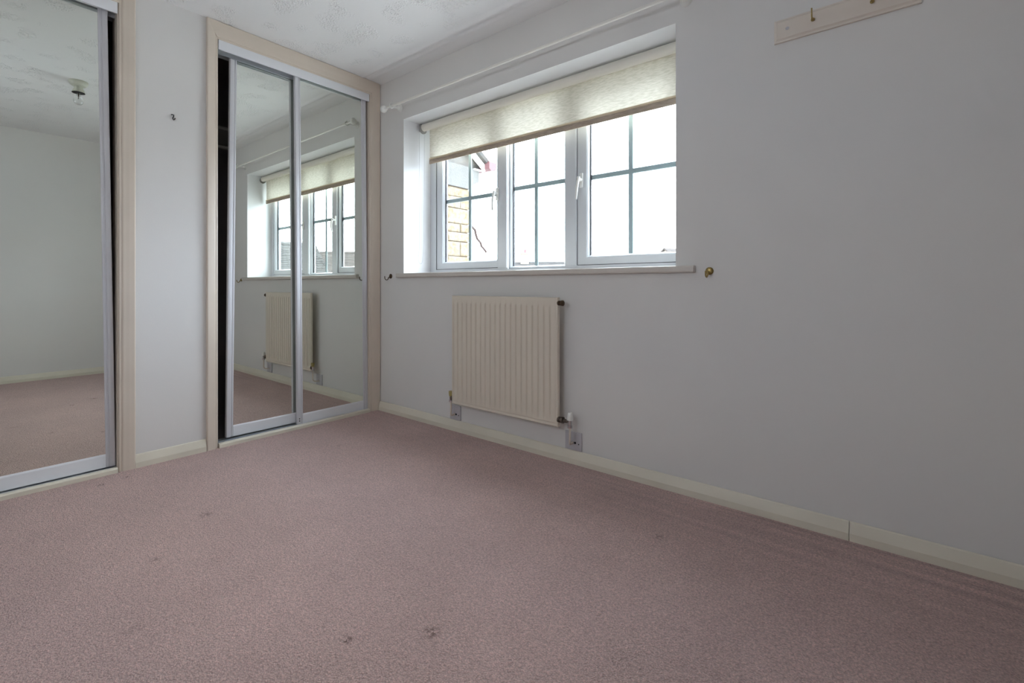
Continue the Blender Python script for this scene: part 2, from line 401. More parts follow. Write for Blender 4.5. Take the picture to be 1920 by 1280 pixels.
S(wall_hole((-.75, XE, 0, H), [(1.45, 2.05, 1.45, 1.90)], YS - .1, YS, 'x').build('wall_south', M['wall']), 'plain pale wall facing the window')
w2 = S(empty('fill_window', (1.75, YS - .05, 1.65)), 'small unseen window added for fill light, facing the main window'); W2 = Rel(w2)  # added window, out of view, lets in extra sky light to fill the room
W2(wall_hole((1.45, 2.05, 1.45, 1.90), [(1.49, 2.01, 1.49, 1.86)], YS - .09, YS - .04, 'x'), 'outer_frame', M['upvc'])
W2(MB().box(1.48, 2.02, YS - .07, YS - .066, 1.48, 1.87), 'glass_pane', M['pane'])
W2(MB().box(1.43, 2.07, YS - .04, YS + .02, 1.425, 1.45), 'window_sill', M['sillp'])
# wardrobe linings behind the doors
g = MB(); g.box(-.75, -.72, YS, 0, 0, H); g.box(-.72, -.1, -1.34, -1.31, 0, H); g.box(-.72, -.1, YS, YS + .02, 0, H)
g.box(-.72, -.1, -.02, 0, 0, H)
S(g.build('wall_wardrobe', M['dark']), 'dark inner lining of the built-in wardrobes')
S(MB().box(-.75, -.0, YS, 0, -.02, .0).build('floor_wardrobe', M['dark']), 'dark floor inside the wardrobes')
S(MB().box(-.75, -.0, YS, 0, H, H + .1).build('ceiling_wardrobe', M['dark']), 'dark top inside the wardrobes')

# skirting boards
SK = [(0, 0), (.018, 0), (.018, .027), (.0165, .032), (.007, .063), (.0035, .0665), (.0015, .0665), (.0, .06)]
def skirt(name, segs, parent_label):
    root = S(empty(name), parent_label)
    for (o, A, L, ln) in segs:
        MB().prism(SK, o, A, (0, 0, 1), L, ln).build('skirting_board', M['skirt'], root)
    return root
skirt('baseboard_north', [((.021, -.0028, 0), (0, -1, 0), (1, 0, 0), 2.8152), ((2.8382, -.0028, 0), (0, -1, 0), (1, 0, 0), XE - 2.8382)], 'cream chamfered skirting board under the window, with one joint')
skirt('baseboard_west', [((.0015, -1.447, 0), (1, 0, 0), (0, 1, 0), .313)], 'short cream skirting board between the two wardrobes')
skirt('baseboard_east', [((XE - .0015, YS, 0), (-1, 0, 0), (0, 1, 0), -YS - .02)], 'cream skirting board along the wall opposite the wardrobes')
skirt('baseboard_south', [((.02, YS + .0015, 0), (0, 1, 0), (1, 0, 0), XE - .04)], 'cream skirting board along the wall facing the window')

# architraves (a = distance outward from the opening, b = projection from the wall)
def arch_prof(wd):
    return [(0, 0), (0, .008), (.002, .0105), (.007, .0115), (.011, .0105), (.0125, .0135), (.018, .0155), (wd * .42, .0165), (wd * .62, .0185), (wd - .004, .0205), (wd, .017), (wd, 0)]
def architrave(name, label, y0, y1, wl, wr, wt, ztop, zt=None):
    root = S(empty(name), label)
    # left board (towards -y), right board, head
    MB().prism(arch_prof(wl), (0, y0, 0), (0, -1, 0), (1, 0, 0), (0, 0, 1), ztop, 0, wt / wl).build('architrave', M['trim'], root)
    MB().prism(arch_prof(wr), (0, y1, 0), (0, 1, 0), (1, 0, 0), (0, 0, 1), ztop, 0, wt / wr).build('architrave', M['trim'], root)
    MB().prism(arch_prof(wt), (0, y0, ztop), (0, 0, 1), (1, 0, 0), (0, 1, 0), y1 - y0, -wl / wt, wr / wt).build('architrave', M['trim'], root)
    # jamb linings
    MB().box(-.10, .0, y0 - .004, y0 + .004, 0, ztop).build('jamb_lining', M['trim'], root)
    MB().box(-.10, .0, y1 - .004, y1 + .004, 0, ztop).build('jamb_lining', M['trim'], root)
    MB().box(-.10, .0, y0 + .004, y1 - .004, ztop - .002, ztop + .006).build('jamb_lining', M['trim'], root)
    return root
architrave('trim_1', 'cream moulded architrave around the wardrobe beside the window', -1.076, -.086, .055, .083, .0985, 2.30)
architrave('trim_2', 'cream moulded architrave around the left-hand wardrobe', -2.25, -1.511, .055, .064, .0985, 2.30)

# sliding door tracks
def track(label, y0, y1, xf):
    t = thing('sliding_door_track', label, 'door track', (-.03, (y0 + y1) / 2, 0), 'tracks of the mirrored wardrobe doors'); B = Rel(t)
    B(MB().box(.001, .010, y0, y1, 2.246, 2.300), 'fascia', M['alup'], bevel=.001)
    g = MB(); g.box(-.088, .001, y0, y1, 2.288, 2.298)
    g.box(-.0030, -.0005, y0, y1, 2.258, 2.289); g.box(-.0435, -.0395, y0, y1, 2.238, 2.289); g.box(-.0885, -.0855, y0, y1, 2.238, 2.289)
    B(g, 'head_rail', M['track'])
    g = MB(); g.box(-.088, .0, y0, y1, .0, .010)
    for x in (-.028, -.064): g.box(x - .0025, x + .0025, y0, y1, .010, .017)
    g.box(-.046, -.0445, y0, y1, .010, .0215); g.box(-.088, -.086, y0, y1, .010, .020); g.box(xf, -.0003, y0, y1, .0, .0225)
    B(g, 'floor_rail', M['track'])
    B(MB().prism([(0, 0), (.0205, 0), (.0205, .018), (.016, .023), (0, .025)], (.0, y0, 0), (1, 0, 0), (0, 0, 1), (0, 1, 0), y1 - y0), 'threshold_strip', M['skirt'])
    return t
track('white headed sliding track of the wardrobe beside the window', -1.070, -.0915, -.0115)
track('white headed sliding track of the left-hand wardrobe', -2.245, -1.516, -.0215)

# mirrored sliding doors: local y along the door, z up; front face at x=0
def mirror_door(label, x, yl, yr, tilt, z0=.020, top=2.285, sw=.036, rack=0.0):
    """yl,yr: left/right outer edges at the bottom"""
    W = yr - yl
    t = thing('sliding_mirror_door', label, 'mirror door', (x, yl, z0), 'sliding mirror doors'); t.rotation_euler = (tilt, 0, 0)
    Hh = top - z0
    sp = [(0, 0), (0, -.022), (sw, -.022), (sw, -.004), (sw - .004, -.0015), (sw - .008, -.0015), (sw - .010, -.004), (sw - .013, -.004), (sw - .016, 0), (.012, .0015), (.004, .0015)]
    MB().prism(sp, (0, 0, 0), (0, 1, 0), (1, 0, 0), (0, 0, 1), Hh).build('stile', M['alu'], t)
    MB().prism(sp, (0, W, 0), (0, -1, 0), (1, 0, 0), (0, 0, 1), Hh).build('stile', M['alu'], t)
    br = [(0, -.002), (0, -.018), (.064, -.018), (.064, -.005), (.060, -.003), (.056, -.0015), (.004, -.0015)]
    MB().prism(br, (0, sw, 0), (0, 0, 1), (1, 0, 0), (0, 1, 0), W - 2 * sw).build('bottom_rail', M['alup'], t)
    MB().prism([(0, -.002), (0, -.018), (.028, -.018), (.028, -.002)], (0, sw, Hh - .028), (0, 0, 1), (1, 0, 0), (0, 1, 0), W - 2 * sw).build('top_rail', M['alup'], t)
    MB().box(-.012, -.006, sw - .008, W - sw + .008, .058, Hh - .022).build('mirror_pane', M['mirror'], t)
    if rack:   # the frame has sagged out of square
        for c_ in t.children:
            for v_ in c_.data.vertices: v_.co.y -= v_.co.z * math.tan(rack)
    return t, W, Hh
dF, WF, HF = mirror_door('mirrored sliding door in front, next to the window wall corner', -.012, -.607, -.0875, 0, z0=.021, rack=R(.48))
g = MB(); 
for z in (.022, .036): g.tube([(.0016, .010, z), (.003, .010, z)], .0035, 8)
g.build('screw', M['black'], dF)
mirror_door('mirrored sliding door standing behind, beside the dark gap of the right wardrobe', -.047, -1.011, -.50, R(-.55), z0=.031)
mirror_door('mirrored sliding door of the left-hand wardrobe, at the left edge', -.022, -2.20, -1.5175, 0, z0=.0275, rack=R(.80))

# shelf glimpsed in the dark gap
t = thing('wardrobe_shelf', 'dim shelf seen through the dark gap of the right wardrobe', 'shelf', (-.4, -.66, 1.88)); B = Rel(t)
B(MB().box(-.715, -.28, -1.30, -.03, 1.885, 1.903), 'shelf_board', M['shelf'])
B(MB().tube([(-.38, -1.30, 1.80), (-.38, -.03, 1.80)], .011, 12), 'hanging_rail', M['shelf'])

# ------------------------------------------------------------------ window
win = S(empty('window_1', (1.247, .28, 1.5)), 'white casement window of three lights with glazing bars'); W_ = Rel(win)
FY = .247; FB = .312
# outer frame
g = wall_hole((WX0, WX1, 1.0, 2.082), [(.346, .950, 1.030, 2.032), (1.032, 1.464, 1.022, 2.032), (1.546, 2.168, 1.030, 2.032)], FY, FB, 'x')
W_(g, 'outer_frame', M['upvc'])
# rebate lips behind the sashes (outer stop)
def sash(x0, x1, z0, z1, xr_cover=None, hinge=False):
    y0 = .252
    s = W_(wall_hole((x0, x1, z0, z1), [(x0 + .056, x1 - .056, z0 + .040, z1 - .050)], y0, .305, 'x'), 'casement_sash', M['upvc'])
    # glazing bead: sloped white strip round the glass
    return s
def bead(parent, gx0, gx1, gz0, gz1, yf):
    # four sloped beads with a dark gasket line next to the pane
    g = MB(); q = .012
    pr = [(0, 0), (0, .012), (q, .026), (q, .0)]
    pr = [(-.002, -.001), (q * .35, .002), (q, .018), (-.002, .018)]
    g.prism(pr, (gx0, yf, gz0), (1, 0, 0), (0, 1, 0), (0, 0, 1), gz1 - gz0)
    g.prism(pr, (gx1, yf, gz0), (-1, 0, 0), (0, 1, 0), (0, 0, 1), gz1 - gz0)
    g.prism(pr, (gx0, yf, gz0), (0, 0, 1), (0, 1, 0), (1, 0, 0), gx1 - gx0)
    g.prism(pr, (gx0, yf, gz1), (0, 0, -1), (0, 1, 0), (1, 0, 0), gx1 - gx0)
    W_(g, 'glazing_bead', M['upvc'], parent)
    g = MB(); a, b_ = .0125, .0165; ya, yb = yf + .017, yf + .030
    g.box(gx0 + .001, gx0 + b_, ya, yb, gz0, gz1); g.box(gx1 - b_, gx1 - .001, ya, yb, gz0, gz1)
    g.box(gx0 + b_, gx1 - b_, ya, yb, gz0 + .001, gz0 + .006); g.box(gx0 + b_, gx1 - b_, ya, yb, gz1 - b_, gz1 - .001)
    W_(g, 'gasket', M['gasket'], parent)
def pane(parent, gx0, gx1, gz0, gz1, vx, hz, yg=.283):
    W_(MB().box(gx0, gx1, yg, yg + .003, gz0, gz1), 'glass_pane', M['pane'], parent)
    W_(MB().box(gx0, gx1, yg + .018, yg + .021, gz0, gz1), 'glass_pane', M['pane'], parent)
    g = MB(); bw = .0132; pr = [(-bw, -.001), (-bw + .002, -.004), (bw - .002, -.004), (bw, -.001), (bw, .003), (-bw, .003)]
    g.prism(pr, (vx, yg + .0105, gz0), (1, 0, 0), (0, 1, 0), (0, 0, 1), gz1 - gz0)
    W_(g, 'glazing_bar', M['bar'], parent)
    g = MB(); pr = [(-.0142, -.001), (-.0122, -.0045), (.0122, -.0045), (.0142, -.001), (.0142, .003), (-.0142, .003)]
    g.prism(pr, (gx0, yg + .0105, hz), (0, 0, 1), (0, 1, 0), (1, 0, 0), gx1 - gx0)
    W_(g, 'glazing_bar', M['bar'], parent)
# left light
g = wall_hole((.3495, .992, 1.0335, 2.029), [(.408, .934, 1.0745, 1.975)], .2535, .306, 'x'); s1 = W_(g, 'casement_sash', M['upvc'])
bead(s1, .408, .934, 1.0745, 1.975, .256); pane(s1, .412, .930, 1.078, 1.972, .651, 1.527)
# middle fixed light
m1 = W_(wall_hole((1.0325, 1.4635, 1.0225, 2.0315), [(1.0415, 1.4545, 1.0315, 2.0225)], .268, .308, 'x'), 'fixed_light', M['upvc'])
bead(m1, 1.0375, 1.4595, 1.0275, 2.0265, .262); pane(m1, 1.042, 1.455, 1.032, 2.022, 1.226, 1.540)
# right light
g = wall_hole((1.5500, 2.1645, 1.0335, 2.029), [(1.608, 2.130, 1.0745, 1.975)], .2505, .306, 'x'); s3 = W_(g, 'casement_sash', M['upvc'])
bead(s3, 1.608, 2.130, 1.0745, 1.975, .2535); pane(s3, 1.612, 2.126, 1.078, 1.972, 1.857, 1.532)
# dark gaskets between frame and opening sashes
for (x0, x1) in ((.346, .950), (1.546, 2.168)):
    g = MB(); y0, y1 = .262, .30
    g.box(x0, x0 + .0036, y0 - .010, y1, 1.030, 2.032); g.box(x1 - .0036, x1, y0 - .010, y1, 1.030, 2.032)
    g.box(x0, x1, y0 - .010, y1, 1.030, 1.0336); g.box(x0, x1, y0 - .010, y1, 2.0288, 2.032)
    W_(g, 'gasket', M['gasket'])
# mullions stand proud between the lights
W_(MB().prism([(0, 0), (.078, 0), (.078, -.006), (.074, -.010), (.004, -.010), (0, -.006)], (.951, FY, 1.030), (1, 0, 0), (0, 1, 0), (0, 0, 1), 1.002), 'mullion', M['upvc'])
W_(MB().prism([(0, 0), (.078, 0), (.078, -.004), (.074, -.008), (.004, -.008), (0, -.004)], (1.467, FY, 1.030), (1, 0, 0), (0, 1, 0), (0, 0, 1), 1.002), 'mullion', M['upvc'])
# espagnolette handles
def handle(parent, x, z, y, dx):
    h = W_(MB().box(x - .010, x + .010, y - .012, y, z - .042, z + .042), 'handle_plate', M['white'], parent, bevel=.004)
    g = MB(); g.tube([(x, y - .010, z + .004), (x, y - .034, z + .004)], .0095, 10)
    pts = []; rr = []
    for i in range(9):
        t_ = i / 8
        pts.append((x + dx * t_ ** 1.3, y - .036 - .012 * math.sin(t_ * 2.6), z + .016 - .125 * t_)); rr.append(.010 - .0045 * t_)
    g.tube(pts, rr, 10)
    W_(g, 'handle', M['white'], parent)
    W_(MB().tube([(x - .0095, y - .036, z + .004), (x - .012, y - .036, z + .004)], .005, 8), 'handle_lock', M['black'], parent)
handle(s3, 1.578, 1.512, .2505, -.012)
handle(s1, .958, 1.508, .2345, -.010)
# sill board: nosing runs past the reveal, board fills the opening
g = MB(); g.prism([(-.025, .006), (-.022, .001), (-.016, 0), (-.0004, 0), (-.0004, .030), (-.016, .030), (-.022, .029), (-.025, .024)], (.229, 0, .971), (0, 1, 0), (0, 0, 1), (1, 0, 0), 2.292 - .229)
g.box(WX0 + .0006, WX1 - .0006, -.0002, .246, .9725, 1.001)
W_(g, 'window_sill', M['sillp'])
# outer sill and reveal
W_(MB().prism([(.312, 0), (.42, -.018), (.42, -.045), (.312, -.028)], (WX0, 0, 1.0), (0, 1, 0), (0, 0, 1), (1, 0, 0), WX1 - WX0), 'outer_sill', M['kneeler'])

# ------------------------------------------------------------------ roller blind
bl = thing('roller_blind', 'cream roller blind partly lowered across the top of the window', 'blind', (1.25, .15, 2.045)); B = Rel(bl)
BX0, BX1 = .322, 2.190
roll = B(MB().lathe([(.014, 0), (.0255, .0), (.0255, BX1 - BX0), (.014, BX1 - BX0)], (BX0, .153, 2.0535), (1, 0, 0), 28), 'fabric_roll', mat('rolled_blind_fabric', (.76, .73, .65), .8))
g = MB(); BXF0 = .357; n = 40
for side in (0, .0008):
    pass
zt, zb = 2.050, 1.812
vs_ = []; fs = []
for i in range(n + 1):
    x = BXF0 + (2.178 - BXF0) * i / n
    for j, z in enumerate((zt, (zt + zb) / 2, zb)):
        vs_.append((x, .1780 + .003 * (j > 0) + .0012 * math.sin(x * 9 + j), z))
for i in range(n):
    for j in range(2): fs.append((i * 3 + j, i * 3 + 3 + j, i * 3 + 4 + j, i * 3 + 1 + j))
g.add(vs_, fs); B(g, 'fabric', M['blind'])
B(MB().prism([(-.003, 0), (.003, 0), (.005, -.012), (.004, -.030), (-.004, -.030), (-.005, -.012)], (BXF0 - .004, .181, 1.822), (0, 1, 0), (0, 0, 1), (1, 0, 0), 2.178 - BXF0 + .006), 'bottom_bar', M['hem'], bevel=.0015)
B(MB().prism([(-.0055, 0), (.0055, 0), (.0055, -.010), (-.0055, -.010)], (BXF0 - .003, .181, 1.8335), (0, 1, 0), (0, 0, 1), (1, 0, 0), 2.178 - BXF0 + .004), 'hem_strip', mat('tan_hem_strip', (.72, .60, .42), .7), label='tan hem strip above the bottom bar')
for x, xs in ((BX0 - .002, -1), (BX1 + .002, 1)):
    g = MB(); g.lathe([(.027, 0), (.031, .002), (.031, .010), (.027, .012)], (x, .153, 2.042), (xs, 0, 0), 24)
    x_w = WX0 if xs < 0 else WX1
    g.box(min(x + xs * .010, x_w), max(x + xs * .010, x_w), .140, .160, 2.03, 2.08)
    B(g, 'bracket', mat('grey_blind_bracket', (.30, .29, .27), .5))
# chain loop
g = MB()
pts = []
cxn, cyn = BX0 - .010, .150
loop = [(cxn - .001, cyn - .030, 2.04)] + [(cxn + .002, cyn - .032 + .002 * math.sin(k), 2.04 - k * .096) for k in range(1, 10)]
bot = [(cxn + .003, cyn - .022 + .022 * -math.cos(a) * 1.0, 1.115 - .045 * math.sin(a)) for a in [math.pi * q / 8 for q in range(9)]]
back = [(cxn + .003, cyn + .006 + .010 * (k / 9), 1.115 + k * .1) for k in range(1, 10)]
path = loop + bot + back
# bead chain along the path
def resample(pts, step):
    out = []; carry = 0
    for a, b_ in zip(pts[:-1], pts[1:]):
        a, b_ = Vector(a), Vector(b_); L = (b_ - a).length; d = carry
        while d < L: out.append(a + (b_ - a) * (d / L)); d += step
        carry = d - L
    return out
g = MB()
for p in resample(path, .0062):
    x, y, z = p; r = .0021
    g.add([(x + r, y, z), (x - r, y, z), (x, y + r, z), (x, y - r, z), (x, y, z + r), (x, y, z - r)],
          [(0, 2, 4), (2, 1, 4), (1, 3, 4), (3, 0, 4), (2, 0, 5), (1, 2, 5), (3, 1, 5), (0, 3, 5)], True)
ch = B(g, 'bead_chain', mat('grey_bead_chain', (.42, .43, .45), .5)); ch['kind'] = 'stuff'

# ------------------------------------------------------------------ curtain pole
cp = thing('curtain_pole', 'thin cream curtain pole with ball finials on the wall above the window', 'curtain pole', (1.24, -.085, 2.155)); B = Rel(cp)
B(MB().tube([(.205, -.085, 2.155), (2.30, -.085, 2.155)], .0075, 14), 'rod', M['pole'])
for xs, xr, xb, xf in ((-1, .262, .250, .205), (1, 2.242, 2.254, 2.30)):
    g = MB(); pr = [(.008, 0), (.013, .002), (.014, .006), (.010, .010), (.010, .014), (.018, .020), (.0235, .030), (.0245, .040), (.021, .050), (.014, .057), (.006, .060), (.0, .061)]
    g.lathe(pr, (xf + xs * -.004, -.085, 2.155), (xs, 0, 0), 20); B(g, 'finial', M['white'])
    g = MB(); g.lathe([(.027, 0), (.028, .004), (.024, .009), (.014, .014), (.0095, .026), (.0085, .060), (.010, .070)], (xb, 0, 2.166), (0, -1, -.12), 20)
    # cup holding the rod
    ring = [(xr, -.085 + .0135 * math.cos(a), 2.155 + .0135 * math.sin(a)) for a in [2 * math.pi * k / 16 for k in range(17)]]
    g.tube(ring, .0045, 8, caps=False); g.tube([(xr, -.085, 2.165), (xr, -.085, 2.180)], .004, 8)
    B(g, 'bracket', M['white'])

# ------------------------------------------------------------------ radiator
rd = thing('radiator', 'cream ribbed panel radiator on the wall under the window', 'radiator', (1.232, -.05, .19)); B = Rel(rd)
RX0, RX1, RZ0, RZ1, RY = .841, 1.623, .187, .853, -.066
zs = [RZ0, RZ0 + .004, RZ0 + .007, RZ0 + .016, RZ0 + .019, RZ0 + .026, RZ0 + .034, RZ0 + .045, RZ0 + .06, RZ1 - .065, RZ1 - .052, RZ1 - .043, RZ1 - .036, RZ1 - .010, RZ1 - .006, RZ1 - .002, RZ1]
xs_ = []; off = []
def prof_x(x):
    # groove depth factor 0..1 (1 deepest)
    k = (x - .859) / .03779
    if x < .853 or x > 1.583: return 0
    d = abs(k - round(k)) * .03779
    return max(0, 1 - (d / .0068) ** 2) if d < .0068 else 0
xl = [RX0, RX0 + .003, RX0 + .006, RX0 + .011]
for i in range(20):
    c = .859 + i * .03779
    xl += [c - .0095, c - .0066, c - .004, c - .002, c, c + .002, c + .004, c + .0066, c + .0095, c + .0189]
xl = sorted(set(round(v, 5) for v in xl if v < RX1 - .02)) + [RX1 - .016, RX1 - .0125, RX1 - .009, RX1 - .005, RX1 - .002, RX1]
nz_ = len(zs); vs_ = []
for x in xl:
    for j, z in enumerate(zs):
        zf = min(1, max(0, (z - (RZ0 + .026)) / .030)) * min(1, max(0, ((RZ1 - .036) - z) / .016))
        y = RY + .0060 * prof_x(x) * zf
        # ridges swell between grooves
        if .853 < x < 1.583: y -= .0022 * zf * (1 - prof_x(x))
        if RX1 - .0130 < x < RX1 - .0085: y += .0022        # seam line right
        if RZ0 + .0135 < z < RZ0 + .0175 and x < RX1 - .01: y += .0022
        if x in (xl[0], xl[-1]) or j in (0, nz_ - 1): y += .004
        vs_.append((x, y, z))
fs = [(i * nz_ + j, (i + 1) * nz_ + j, (i + 1) * nz_ + j + 1, i * nz_ + j + 1) for i in range(len(xl) - 1) for j in range(nz_ - 1)]
# rim back to the panel's rear face
g = MB(); g.add(vs_, fs, True)
per = [(i, 0) for i in range(len(xl))] + [(len(xl) - 1, j) for j in range(1, nz_)] + [(i, nz_ - 1) for i in range(len(xl) - 2, -1, -1)] + [(0, j) for j in range(nz_ - 2, 0, -1)]
pv = [vs_[i * nz_ + j] for i, j in per]; bk = [(v[0], RY + .018, v[2]) for v in pv]; k = len(pv)
g.add(pv + bk, [(i, (i + 1) % k, k + (i + 1) % k, k + i) for i in range(k)]); g.add(bk, [tuple(range(k))])
B(g, 'panel', M['rad'])
# hanging brackets and rear channels
for x in (.97, 1.49): B(MB().box(x - .015, x + .015, RY + .018, -.001, .26, .80), 'wall_bracket', M['rad'])
g = MB(); g.lathe([(.013, 0), (.013, .010), (.009, .012), (.009, .017), (.014, .018), (.015, .030), (.011, .033), (.004, .034)], (RX1 - .004, RY + .010, .824), (1, 0, 0), 12)
B(g, 'bleed_plug', M['dbrass'])
# right valve: nuts, body, cap, tail pipe
v1 = B(MB().lathe([(.010, 0), (.015, .001), (.015, .012), (.011, .013), (.011, .018), (.0165, .019), (.0165, .033), (.010, .034), (.009, .055)], (RX1 - .005, RY + .010, .226), (1, 0, 0), 12), 'valve_coupling', M['dnut'])
px, py = 1.690, RY + .010
B(MB().lathe([(.008, -.028), (.0125, -.027), (.0125, -.016), (.009, -.015), (.010, .012), (.009, .016)], (px, py, .222), (0, 0, 1), 12), 'valve_body', M['chrome'])
B(MB().lathe([(.0145, .012), (.0165, .013), (.0165, .020), (.0135, .040), (.010, .049), (.004, .051)], (px, py, .222), (0, 0, 1), 18), 'valve_cap', M['white'])
def pipe(x, y, ztop, zh, xh):
    pts = [(x, y, ztop), (x, y, zh + .022)]
    for q in range(1, 7):
        a = q / 6 * math.pi / 2
        pts.append((x + (xh - x) * q / 12, y + .018 * (1 - math.cos(a)), zh + .022 - .022 * math.sin(a)))
    pts.append((xh, -.002, zh)); return pts
B(MB().tube(pipe(px, py, .197, .107, 1.676), .0055, 12), 'pipe', M['trim'])
# left valve
lx = .824
B(MB().lathe([(.009, 0), (.015, .001), (.015, .014), (.010, .015), (.009, .024)], (RX0 + .004, RY + .010, .218), (-1, 0, 0), 12), 'valve_coupling', M['dnut'])
B(MB().lathe([(.007, -.026), (.012, -.025), (.012, -.014), (.009, -.013), (.010, .010)], (lx, py, .218), (0, 0, 1), 12), 'valve_body', M['chrome'])
B(MB().lathe([(.011, .010), (.012, .013), (.0145, .036), (.0135, .042), (.004, .043)], (lx, py, .218), (0, 0, 1), 18), 'valve_cap', M['vcap'], label='yellowed valve cap')
B(MB().tube(pipe(lx, py, .193, .104, .806), .0055, 12), 'pipe', M['trim'])

# pipe cover plates on the wall
def plate(label, x0, x1, z0, z1, hx, hz, sx_):
    t = thing('pipe_cover_plate', label, 'cover plate', ((x0 + x1) / 2, 0, z0)); B = Rel(t)
    B(MB().box(x0, x1, -.008, -.001, z0, z1), 'plate', M['gplate'], bevel=.002)
    g = MB(); ring = [(hx + .008 * math.cos(a), -.009, hz + .008 * math.sin(a)) for a in [2 * math.pi * k / 14 for k in range(15)]]
    g.tube(ring, .0022, 6, caps=False); B(g, 'pipe_collar', M['gplate'])
    B(MB().tube([(hx + .015, -.0078, hz), (hx + .015, -.0095, hz)], .006, 10), 'knockout_hole', M['black'])
    B(MB().tube([(sx_, -.0078, hz - .004), (sx_, -.0092, hz - .004)], .0032, 8), 'screw', M['black'])
plate('pale grey square pipe plate below the right radiator valve', 1.631, 1.7285, .0675, .162, 1.676, .107, 1.712)
plate('pale grey square pipe plate below the left end of the radiator', .764, .8585, .0675, .160, .806, .104, .842)

# ------------------------------------------------------------------ curtain hold-back hooks
def ubend(c, r, a0, a1, n_, plane):
    return [(c[0] + r * math.cos(a) * plane[0], c[1] + r * math.cos(a) * plane[1], c[2] + r * math.sin(a)) for a in [a0 + (a1 - a0) * q / n_ for q in range(n_ + 1)]]
t = thing('tieback_hook', 'dark antique brass tieback hook on the wall left of the sill', 'hook', (.140, 0, .979)); B = Rel(t)
B(MB().lathe([(.017, 0), (.017, .003), (.012, .006), (.008, .009)], (.140, 0, .982), (0, -1, 0), 18), 'rosette', M['dbrass'])
B(MB().tube([(.140, -.006, .980), (.140, -.020, .972)] + ubend((.139, -.036, .970), .015, 0.1 + 0, -math.pi, 9, (0, 1)) + [(.139, -.052, .982)], .0032, 8), 'hook', M['dbrass'])
t = thing('tieback_hook', 'brass tieback hook on the wall right of the sill', 'hook', (2.349, 0, .974)); B = Rel(t)
B(MB().lathe([(.0165, 0), (.0165, .003), (.013, .007), (.0135, .010), (.009, .012)], (2.352, 0, .976), (0, -1, 0), 18), 'rosette', M['brass'])
B(MB().tube([(2.350, -.008, .974), (2.350, -.020, .965)] + ubend((2.350, -.034, .964), .014, 0.1, -math.pi, 9, (0, 1)) + [(2.350, -.049, .975)], .0034, 8), 'hook', M['brass'])
t = thing('picture_hook', 'tiny black hook high on the wall between the two wardrobes', 'hook', (0, -1.286, 1.80)); B = Rel(t)
B(MB().tube([(.0, -1.292, 1.816), (.005, -1.290, 1.816), (.007, -1.284, 1.815), (.006, -1.284, 1.808), (.005, -1.287, 1.799), (.006, -1.287, 1.793), (.011, -1.285, 1.788), (.014, -1.281, 1.791), (.013, -1.279, 1.798)], .0026, 8), 'hook', M['black'])
# small dabs where wall plugs were
# ------------------------------------------------------------------ coat rack
t = thing('coat_rack', 'cream wooden hook rail high on the wall at the top right', 'coat rack', (2.815, 0, 1.86)); B = Rel(t)
x0, x1, z0, z1 = 2.598, 3.034, 1.858, 1.945
g = MB(); c = .006
lo = [(x0, 0, z0), (x1, 0, z0), (x1, 0, z1), (x0, 0, z1)]; mi = [(a, -.010, b_) for a, _, b_ in lo]
st = [(x0 + c, -.012, z0 + c), (x1 - c, -.012, z0 + c), (x1 - c, -.012, z1 - c), (x0 + c, -.012, z1 - c)]
up = [(x0 + 2 * c, -.018, z0 + 2 * c), (x1 - 2 * c, -.018, z0 + 2 * c), (x1 - 2 * c, -.018, z1 - 2 * c), (x0 + 2 * c, -.018, z1 - 2 * c)]
g.add(lo + mi + st + up, [(0, 1, 5, 4), (1, 2, 6, 5), (2, 3, 7, 6), (3, 0, 4, 7)] + [(4 + i, 4 + (i + 1) % 4, 8 + (i + 1) % 4, 8 + i) for i in range(4)] + [(8 + i, 8 + (i + 1) % 4, 12 + (i + 1) % 4, 12 + i) for i in range(4)] + [(12, 13, 14, 15), (3, 2, 1, 0)])
B(g, 'board', M['rack'])
for hx in (2.727, 2.903):
    g = MB(); g.lathe([(.0065, 0), (.0065, .003), (.003, .005)], (hx, -.018, 1.905), (0, -1, 0), 12)
    g.tube([(hx, -.020, 1.905), (hx, -.028, 1.901), (hx, -.036, 1.897), (hx, -.043, 1.899), (hx, -.047, 1.907), (hx, -.048, 1.925), (hx, -.050, 1.934)], .0026, 8)
    B(g, 'cup_hook', M['brass'])
for hx in (2.644, 2.988): B(MB().lathe([(.0065, 0), (.006, .0012), (.003, .0018)], (hx, -.018, 1.902), (0, -1, 0), 12), 'screw_cap', M['gplate'])

# ------------------------------------------------------------------ ceiling lamp (seen in the left mirror)
LX, LY = 1.60, -1.415
M['lampw'] = mat('yellowed_lamp_plastic', (.55, .55, .47), .4)
t = thing('ceiling_light', 'white batten lampholder with a clear bulb, seen in the left mirror', 'lamp', (LX, LY, H)); B = Rel(t)
B(MB().lathe([(.055, 0), (.056, .004), (.050, .022), (.040, .032), (.024, .034)], (LX, LY, H), (0, 0, -1), 28), 'ceiling_rose', M['lampw'])
B(MB().lathe([(.022, .034), (.022, .040), (.036, .074), (.037, .080), (.030, .081)], (LX, LY, H), (0, 0, -1), 28), 'lampholder', M['lampw'])
B(MB().lathe([(.0375, .0805), (.0378, .0822), (.032, .0835), (.015, .0835)], (LX, LY, H), (0, 0, -1), 28), 'shade_ring', M['black'])
prb = [(.012, .086), (.014, .096), (.020, .110), (.028, .126), (.030, .140), (.027, .154), (.018, .165), (.006, .169), (.001, .1695)]
bulb = B(MB().lathe(prb, (LX, LY, H), (0, 0, -1), 20), 'light_bulb', M['bulb'])
B(MB().tube([(LX - .004, LY, H - .088), (LX - .006, LY, H - .125)], .0014, 6).tube([(LX + .004, LY, H - .088), (LX + .006, LY, H - .125)], .0014, 6).tube([(LX, LY, H - .086), (LX, LY, H - .108)], .004, 6), 'filament_support', M['dnut'], bulb)

